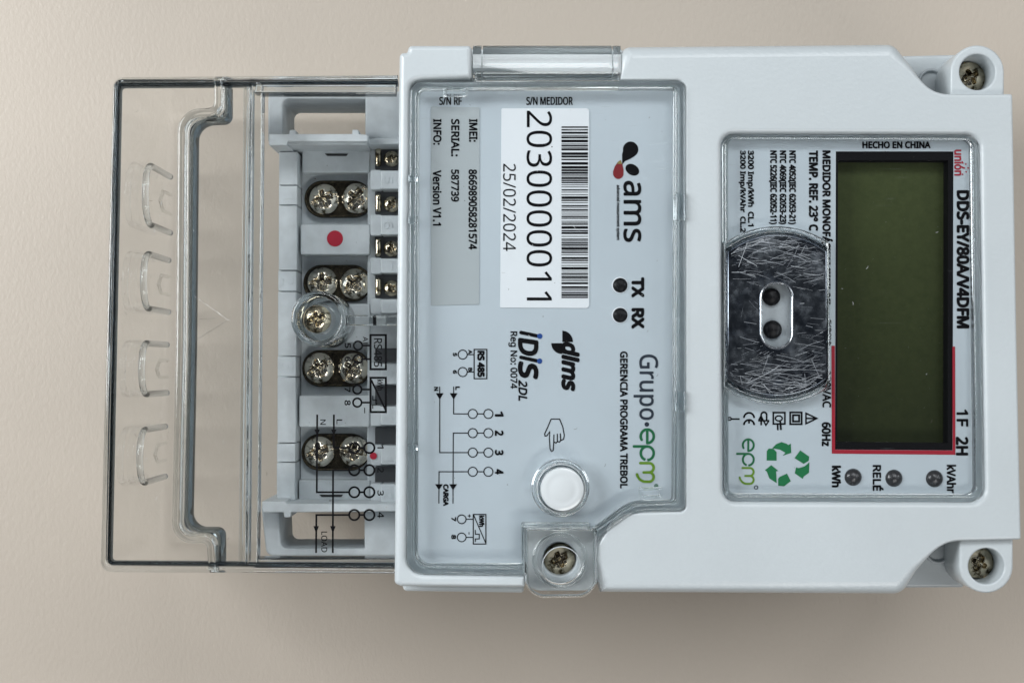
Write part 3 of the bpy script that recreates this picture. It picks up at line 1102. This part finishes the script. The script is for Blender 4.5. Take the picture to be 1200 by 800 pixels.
while made < 560:
    x, y = rnd.uniform(855, 967), rnd.uniform(277, 461)
    end = abs(y - pc[1]) / 92
    if rnd.random() > .06 + .95 * end ** 2.2:
        continue
    made += 1
    ln = rnd.choice([4, 7, 12, 18, 28, 44]) * rnd.uniform(.6, 1.3)
    u_ = rnd.random()
    a = rnd.gauss(.10, .10) if u_ < .55 else (rnd.gauss(-.38, .10) if u_ < .88 else rnd.uniform(-1.5, 1.5))
    if end > .75 and rnd.random() < .25:          # some follow the round edge
        a = math.atan2(y - pc[1], x - pc[0]) + pi / 2
    bend = rnd.gauss(0, .0022)
    pts = []
    for q in range(7):
        pts.append((x, y))
        x += ln / 6 * cos(a); y += ln / 6 * sin(a); a += bend * ln / 6 * 3
    pts = [p_ for p_ in pts if in_port(*p_)]
    if len(pts) > 2 and all(hypot(pts[q + 1][0] - pts[q][0], pts[q + 1][1] - pts[q][1]) < ln / 5 for q in range(len(pts) - 1)):
        (sm1 if rnd.random() < .30 else sm2).stroke(pts, rnd.choice([.09, .12, .15, .19, .25, .38]), 303.15 + (made % 9) * .02)
for m_, mt_ in ((sm1, M_scratch), (sm2, M_scratch2)):
    so_ = m_.build("surface_scratches", mt_, port); so_["kind"] = "stuff"
sl = MB(); sl.slab(rect(890.5, 329.5, 930.5, 409.5, 19, 10), 304.5, 10, 1.6, holes=[rect(893.5, 332.5, 927.5, 406.5, 16.6, 10)], seg=3)
sl.build("slot_rim", mat("bright_steel", (.72, .75, .78), .22, 1.0), port)
fl = MB(); fl.slab(rect(886, 325, 935, 414, 20), 288.5, 6, 0); fl.build("slot_floor", M_house, port)
for cx, cyy, r0 in ((904, 348, 10.3), (905.2, 386.2, 10.8)):
    l = MB(); r_ = r0 * k_at(290); ctr = W(cx, cyy, 290)
    l.revolve([(r_, ctr[2] - .0004), (r_, ctr[2] + .0003), (r_ * .85, ctr[2] + .0007), (r_ * .5, ctr[2] + .001), (r_ * .02, ctr[2] + .0012)], 32, ctr)
    l.build("optical_diode", M_clearlens, port)

# ------------------------------------------------------------------ terminal block
tb = MB()
ZR, ZC, ZK = 132, 162, 168       # recess floor, bridges, comb
tb.slab(rpoly([(327, 166), (480, 166), (480, 600), (325, 600)]), 108, 100, 2)
tb.slab(rpoly([(354, 176), (438, 176), (437, 590), (352, 590)]), ZR, 30, 1)
for y0, y1, x0 in ((176, 202.5, 354), (263, 298.5, 352), (356, 401, 352), (463, 500, 350.5), (562, 590, 350)):
    tb.slab(rpoly([(x0, y0, 2), (434, y0, 2), (433, y1, 2), (x0, y1, 2)]), ZC if y0 not in (176, 562) else 152, 40, 1.5)
tb.slab(rpoly([(431, 172), (480, 172), (480, 600), (430, 600)]), 150, 50, 1)
block = tb.build("terminal_block", M_block, meter)
# side frames with the cable openings
fr = MB()
fr.slab(rpoly([(314, 108, 9), (470, 107), (470, 166), (314, 166, 2)]), 186, 95, 2, holes=[rpoly([(331, 116, 8), (428, 116, 1), (428, 166.0 - 2), (331, 164)])])
fr.build("cable_frame", M_block, block)
fr = MB()
fr.slab(rpoly([(306, 594), (470, 594), (470, 651, 2), (312, 651, 9)]), 186, 95, 2, holes=[rpoly([(327, 598), (427, 598), (427, 642, 1), (329, 642, 8)])])
fr.build("cable_frame", M_block, block)
# flange walls with two nibs
fw = MB()
fw.slab(rpoly([(315, 157, 1), (338.5, 157), (339, 152, 1), (346, 152, 1), (346.5, 157), (412.5, 157), (413, 152, 1), (420, 152, 1), (420.5, 157), (431, 158, 1), (431, 166, 1), (337, 166, 1), (336, 170.5, 1), (315, 170.5, 1)]), 214, 208, 1.2)
fw.slab(rpoly([(336, 164), (430, 164), (430, 169.5, 1), (336, 169.5, 1)]), 206, 90, 1)
fw.slab(rpoly([(430, 162), (470, 162), (470, 169), (430, 169)]), 196, 80, 1)
fw.build("flange_wall", M_block, block)
fw = MB()
fw.slab(rpoly([(307, 587, 1), (334, 587, 1), (335, 590), (470, 590), (470, 599), (341, 600), (340, 606, 1), (333, 606, 1), (332, 600), (307, 600, 1)]), 214, 208, 1.2)
fw.build("flange_wall", M_block, block)
for x0, x1, yy in ((380.5, 408, 181.5), (374, 402, 580.5)):
    m = MB(); m.slab(rpoly([(x0, yy - 1.4), (x1, yy - 1.4), (x1 - 2, yy + 1.4), (x0 + 3, yy + 1.4)]), 152.8, 2, 0); m.build("slot_shade", M_slot_shade, block)  # flat dark strip painted as the shade inside a slot
# comb strip with moulded numbers
cells = [(178, 216.6), (217.6, 240), (241, 316.4), (317.4, 341), (342, 416.8), (417.8, 441), (442, 518.4), (519.4, 541), (542, 586)]
for i, (y0, y1) in enumerate(cells):
    m = MB(); xo = 327 - 3 * (y0 - 178) / 400
    m.slab(rect(xo, y0, xo + 21.5, y1, .8), ZK + (0 if i % 2 else 2), 90, .9)
    tooth = m.build("comb_tooth", M_block, block)
    if i % 2:
        text(str(i // 2 + 1), xo + 4.5, (y0 + y1) / 2 - 4.5, xo + 18.5, (y0 + y1) / 2 + 4.5, ZK, M_block, tooth, relief=.8, name="raised_number")
# main terminals: plate and two screws
ts = screw_mesh("terminal_screw", 16.4, M_bright, rec=.62, dome=.42, slot=True)
tp = None
for i, (x0, y0, x1, y1, s1, s2, r1, r2) in enumerate(((357, 212, 436, 255, (380, 233.5), (418, 232.5), .3, .9), (356.5, 310, 434, 354, (378, 331), (415.5, 332.5), .05, .7),
                                   (355, 411, 432.5, 452, (374.5, 431), (414, 431.5), .45, 1.0), (353.5, 508, 432.5, 551, (374.5, 529), (415, 528.5), .25, -.2))):
    zt = 138
    ctr = W((x0 + x1) / 2, (y0 + y1) / 2, zt)
    if tp is None:
        m = MB()
        k = k_at(zt) / S
        hw, hh = 39.5 * k * S, 21.6 * k * S
        o_ = stadium(-hw, -hh, hw, hh, 10)
        i_ = stadium(-hw + 3 * S, -hh + 3 * S, hw - 3 * S, hh - 3 * S, 10)
        m.slab(o_, 4, 14, 1.5, holes=[i_], raw=True)
        m.slab(i_, 1.5, 8, 0, raw=True)
        tp = m.mesh("terminal", M_brass)
    t_o = link("terminal", tp, block, ctr)
    for (sx, sy), rr in ((s1, r1), (s2, r2)):
        c0 = W(sx, sy, zt + 6)
        so = link("terminal_screw", ts, t_o, (c0[0] - ctr[0], c0[1] - ctr[1], c0[2] - ctr[2]))
        so.rotation_euler.z = rr
# signal terminals: slab coloured dark as pocket shade, clamp and a small screw; tabs with moulded numbers
ss = screw_mesh("signal_screw", 8.4, M_chrome, rec=.55, dome=.3)
pockets = [(168.5, 199), (222.5, 251.5), (276, 302), (321, 349.5), (408, 424), (452, 474), (500, 521), (546, 566)]
for i, (y0, y1) in enumerate(pockets):
    m = MB(); m.slab(rpoly([(439.5, y0, 2), (478, y0), (478, y1), (439.5, y1, 2)]), 154, 6, .5)
    sp = m.build("signal_terminal", M_pocket, block)
    if i < 4:
        m = MB(); yc = (y0 + y1) / 2 + 1
        m.slab(rect(439.5, yc - 11, 446.5, yc + 10, 3), 162, 10, 2.5); m.build("clamp", M_chrome, sp)
        so = link("signal_screw", ss, sp, W(459, yc + 1.5, 158)); so.rotation_euler.z = i * .7
tabs = [(200, 221.5, "5"), (252.5, 275, "6"), (303, 320, "7"), (350.5, 367, "8"), (426, 450, "9"), (476, 498, "10"), (522, 544, "11"), (567, 588, "12")]
for y0, y1, s_ in tabs:
    m = MB(); m.slab(rpoly([(446, y0, 2), (478, y0), (478, y1), (446, y1, 2)]), 182, 40, 1.2)
    m.slab(rpoly([(434, y0 - 1, 2), (447, y0 - 1, 2), (447, y1 + 1, 2), (434, y1 + 1, 2)]), 170, 40, 1.2)
    tt = m.build("number_tab", M_block, block)
    wv = 4.5 if len(s_) == 1 else 7
    text(s_, 449.5, (y0 + y1) / 2 - wv, 460, (y0 + y1) / 2 + wv, 182, M_block, tt, relief=.8, name="raised_number")
for px, py, r0, z in ((392.5, 279.5, 9.4, ZC + .4), (437.5, 534, 4.2, 171)):
    m = MB(); m.slab(circle(px, py, r0, 32), z + .4, .6, .2); m.build("red_dot", M_reddot, block)

# ------------------------------------------------------------------ clear terminal cover
ZT = 262
tc_ = MB()
top_out = rpoly([(133, 93, 9), (466, 89), (463, 671), (118, 668, 8)], 8)
tc_.slab(rpoly([(139, 101, 3), (466, 99), (463, 660), (128, 659, 3)], 5), ZT, 3, 0)
tcover = tc_.build("terminal_cover", M_sheet, meter)
# outer wall, open towards the housing
U_mid = rpoly([(466, 90), (466, 98), (138, 100, 5), (126.5, 659, 5), (463, 662), (463, 669), (119.5, 668, 11), (134, 92, 11)], 9)
ow = MB()
U_out = [(466.0, 88.5), (466, 99.2)] + rpoly([(139, 101, 4), (128, 659, 4)], 6)
U = rpoly([(466, 88), (466, 99), (140, 101, 4), (128.5, 658, 4), (463, 660), (463, 672), (117, 670, 13), (132, 90.5, 13)], 9)
U_a = rpoly([(466, 88), (466, 93.5), (136.5, 95.8, 7), (124, 662.5, 8), (463, 665.5), (463, 672), (117, 670, 13), (132, 90.5, 13)], 9)
ow.slab(U_a, ZT + 1, 12, 2.4, seg=4, bot_bevel=2.4)
ow.build("cover_edge", M_glass, tcover)
ow = MB()
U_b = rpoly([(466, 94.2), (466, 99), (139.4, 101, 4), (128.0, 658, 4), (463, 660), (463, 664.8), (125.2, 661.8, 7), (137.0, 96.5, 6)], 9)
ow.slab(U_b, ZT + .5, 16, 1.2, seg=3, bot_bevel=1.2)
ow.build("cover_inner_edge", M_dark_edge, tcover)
ow = MB()
ow.slab(U_mid, ZT - 11.5, 240, 0)
ow.build("cover_wall", M_sheet, tcover)
# raised lip with the S-shaped ends
def band(center, w):
    n = len(center)
    a, b_ = [], []
    for i, p_ in enumerate(center):
        q0, q1 = center[max(0, i - 1)], center[min(n - 1, i + 1)]
        dv = Vector((q1[0] - q0[0], q1[1] - q0[1])).normalized()
        a.append((p_[0] - dv.y * w / 2, p_[1] + dv.x * w / 2)); b_.append((p_[0] + dv.y * w / 2, p_[1] - dv.x * w / 2))
    return a + b_[::-1]
def open_round(pts, n=10):
    full = rpoly(pts + [(pts[-1][0] + 500, pts[-1][1] + .01), (pts[0][0] + 500, pts[0][1])], n)
    return full[:-2]
lipc = open_round([(255.5, 91), (255.5, 131, 12), (213, 133, 40), (211, 400), (206, 632, 40), (247, 630, 12), (249, 669)])
lp = MB(); lp.slab(band(lipc, 10.5), ZT + 6, 40, 2.6, seg=4)
lp.build("cover_lip", M_glass, tcover)
lipc2 = open_round([(265, 99), (265, 139, 8), (225, 141, 34), (222.5, 400), (218, 622, 34), (257, 622, 8), (257, 660)])
lp = MB(); lp.slab(band(lipc2, 4.0), ZT - 4, 30, 1.0, seg=3)
lp.build("cover_lip", M_edge, tcover)
# cross ribs
rbm = MB(); rbm.slab([(285.5, 100), (292.5, 100), (288, 660), (279.5, 660)], ZT - 4, 40, 1.0); rbm.build("cross_rib", M_glass, tcover)
rbm = MB(); rbm.slab([(294.5, 96), (307, 97), (301.5, 661), (289.5, 661)], ZT + 3, 20, 1.4); rbm.build("cross_rib", M_glass, tcover)
for y0, y1 in ((99, 109), (654, 665)):
    rbm = MB(); rbm.slab(rpoly([(300, y0), (464, y0), (463, y1), (298, y1)]), ZT + 2, 24, 2.0); rbm.build("side_rib", M_glass, tcover)
for yy, x0, x1 in ((143.5, 137, 292), (630, 130, 286)):
    pass
# knock-outs for the cables in the end wall
zk0, zk1 = 14, 142
for y0, y1 in ((209, 274), (306, 366), (404, 460), (499, 557)):
    xw = W(139 - 11 * ((y0 + y1) / 2 - 100) / 560, 300, ZT)[0] + 2.0 * S
    ya, yb = W(200, y0, 0)[1], W(200, y1, 0)[1]
    r_ = abs(ya - yb) / 2
    yc = (ya + yb) / 2
    path = [(xw, ya, zk0 * S)]
    for k in range(17):
        a = pi * k / 16
        cc, sn = cos(a), sin(a)
        path.append((xw, yc + (ya - yc) * (abs(cc) ** .85) * (1 if cc > 0 else -1), zk1 * S - r_ * .95 + r_ * .95 * abs(sn) ** .9))
    path.append((xw, yb, zk0 * S))
    m = MB(); m.tube(path, 3.6 * S, 12)
    ko = m.build("cable_knockout", M_glass_rough, tcover)
    pth = [(xw + 1 * S, yc + .35 * r_, zk0 * S), (xw + 1 * S, yc + .33 * r_, 58 * S), (xw + 1 * S, yc - .05 * r_, 72 * S), (xw + 1 * S, yc - .33 * r_, 58 * S), (xw + 1 * S, yc - .35 * r_, zk0 * S)]
    m = MB(); m.tube(pth, 2.0 * S, 8); m.build("knockout_notch", M_knock, ko)
# foot ledge at the bottom of the end wall
m = MB(); xl = W(200, 300, 0)[0]
# moulded arrow on the cover
m = MB()
for a, b_ in (((228, 347), (266, 374)), ((230, 398), (266, 376)), ((234, 374.5), (253, 372.8)), ((266, 374), (270, 375.5))):
    pa, pb_ = W(a[0], a[1], ZT + 1), W(b_[0], b_[1], ZT + 1)
    m.tube([pa, pb_], .6 * S, 6)
m.build("moulded_arrow", M_sheet, tcover)
# screw boss
sb = MB()
sb.slab(circle(373, 373.3, 32.5, 56), ZT + 10, 100, 3, holes=[circle(373, 373.3, 26, 56)], hole_bevel=2)
cb = sb.build("screw_boss", M_glass, tcover)
sb = MB(); sb.slab(circle(376, 374, 25.5, 48), 190, 8, 1, holes=[circle(376, 374, 17, 40)]); sb.build("boss_floor", M_glass_rough, cb)
sc_t = screw_mesh("cover_screw", 14.6, M_chrome)
o = link("cover_screw", sc_t, meter, W(371.5, 373.8, 216)); o.rotation_euler.z = .2
m = MB(); m.slab(rect(404, 369, 466, 381.5, 2), ZT - 2, 14, 2); m.build("boss_arm", M_glass, tcover)
m = MB(); m.slab(rect(437.5, 370.5, 440.5, 380), ZT - 20, 10, 0); m.build("seal_slot", M_black, tcover)
m = MB(); m.slab(rect(441.5, 369.5, 452.5, 380.5, 1), ZT - 20, 10, 1); m.build("seal_tab", M_button, tcover)
# print on the cover
zc_ = ZT + .5
def rowc(yy): return [('c', 415.2, yy, 6.0, 2.3), ('c', 432.8, yy, 6.0, 2.3), ('l', [(421.2, yy), (426.8, yy)], 2.2)]
diagram(zc_, tcover, [
    ('b', R_(434.2, 392.5, 452.2, 432.5), 2.5), ('t', "RS485", (438.3, 396.5, 447.6, 429.5), .012),
    ('c', 419.5, 404.8, 5.0, 2.2), ('c', 419.5, 420.6, 5.0, 2.2), ('l', [(424.5, 404.8), (434, 404.8)], 2.2), ('l', [(424.5, 420.6), (434, 420.6)], 2.2),
    ('t', "A", (425.4, 394.5, 431, 400), .012), ('l', [(425.5, 402), (431, 402)], .8), ('t', "5", (404.2, 402, 410.8, 407.5), .03), ('t', "6", (404.2, 418, 410.8, 423.5), .03),
    ('b', R_(434.2, 442.5, 452.2, 482.6), 2.5), ('l', [(435, 445), (451.8, 480)], 2.2), ('t', "kWh", (442.3, 444.8, 449, 457), .02),
    ('l', [(436.8, 463.5), (436.8, 468.5), (441.4, 468.5), (441.4, 474), (436.8, 474), (436.8, 478.8)], 1.1),
    ('c', 418.7, 456.2, 5.0, 2.2), ('c', 418.7, 471.5, 5.0, 2.2), ('l', [(423.7, 456.2), (434, 456.2)], 2.2), ('l', [(423.7, 471.5), (434, 471.5)], 2.2),
    ('t', "7", (404, 453.6, 410.4, 459), .03), ('t', "8", (404, 469, 410.6, 474.5), .03), ('l', [(427.3, 477.5), (427.3, 484)], 1.1)])
diagram(zc_, tcover, rowc(524.5) + rowc(550.6) + rowc(576.4) + rowc(603) + [
    ('t', "N", (375.4, 491.5, 381.6, 497.3), .012), ('t', "L", (394.5, 491.3, 401, 496.6), .012),
    ('l', [(371.7, 485.5), (371.2, 576.4), (409.2, 576.4)], 2.2), ('p', tri(371.6, 503, 510.5, 3.2)),
    ('l', [(391.3, 485.5), (391, 524.3), (409.2, 524.3)], 2.2), ('p', tri(391.2, 503, 510.5, 3.2)),
    ('l', [(409.2, 550.6), (390.3, 550.6), (390, 647.5)], 2.2), ('p', tri(390.1, 616, 625, 3.2)),
    ('l', [(409.2, 603), (370.7, 603), (370.4, 647.5)], 2.2), ('p', tri(370.5, 616, 625, 3.2)),
    ('t', "LOAD", (376.6, 622.5, 383.4, 646.5), .012),
    ('t', "1", (442.5, 521.5, 449.5, 525), .02), ('t', "2", (442.5, 548, 449.5, 553.2), .02), ('t', "3", (442.5, 574.4, 449.5, 580.2), .02), ('t', "4", (442.5, 599.8, 449.8, 606.3), .02)])

# dust and specks lying on the clear covers
rnd = random.Random(9)
def sprinkle(m_, n_, x0, y0, x1, y1, z, r0, r1, fib=.25):
    for q in range(n_):
        r_ = rnd.uniform(r0, r1) * (1.8 if rnd.random() < .06 else 1)
        x, y = rnd.uniform(x0, x1), rnd.uniform(y0, y1)
        if rnd.random() < fib:                       # a short fibre
            a = rnd.uniform(0, pi); l_ = rnd.uniform(1.5, 4.5)
            m_.stroke([(x, y), (x + l_ * .5 * cos(a), y + l_ * .5 * sin(a)), (x + l_ * cos(a + .4), y + l_ * sin(a + .4))], .35, z)
        else:
            m_.flat(circle(x, y, r_, 6, r_ * rnd.uniform(.5, 1)), z)
m = MB(); sprinkle(m, 70, 140, 105, 455, 655, ZT + .3, .25, .7); o = m.build("dust", M_dust, tcover); o["kind"] = "stuff"
m = MB(); sprinkle(m, 60, 140, 105, 455, 655, ZT + .3, .25, .6); o = m.build("specks", M_speck, tcover); o["kind"] = "stuff"
m = MB(); sprinkle(m, 120, 495, 108, 785, 575, 299.3, .2, .5); sprinkle(m, 40, 495, 575, 610, 655, 299.3, .2, .5); sprinkle(m, 60, 985, 182, 1112, 520, 296.3, .08, .17, .04); o = m.build("dust", M_dust, meter); o["kind"] = "stuff"
m = MB(); sprinkle(m, 26, 495, 108, 785, 575, 299.3, .3, .8); sprinkle(m, 14, 860, 170, 1130, 570, 296.3, .25, .6); o = m.build("specks", M_speck, meter); o["kind"] = "stuff"
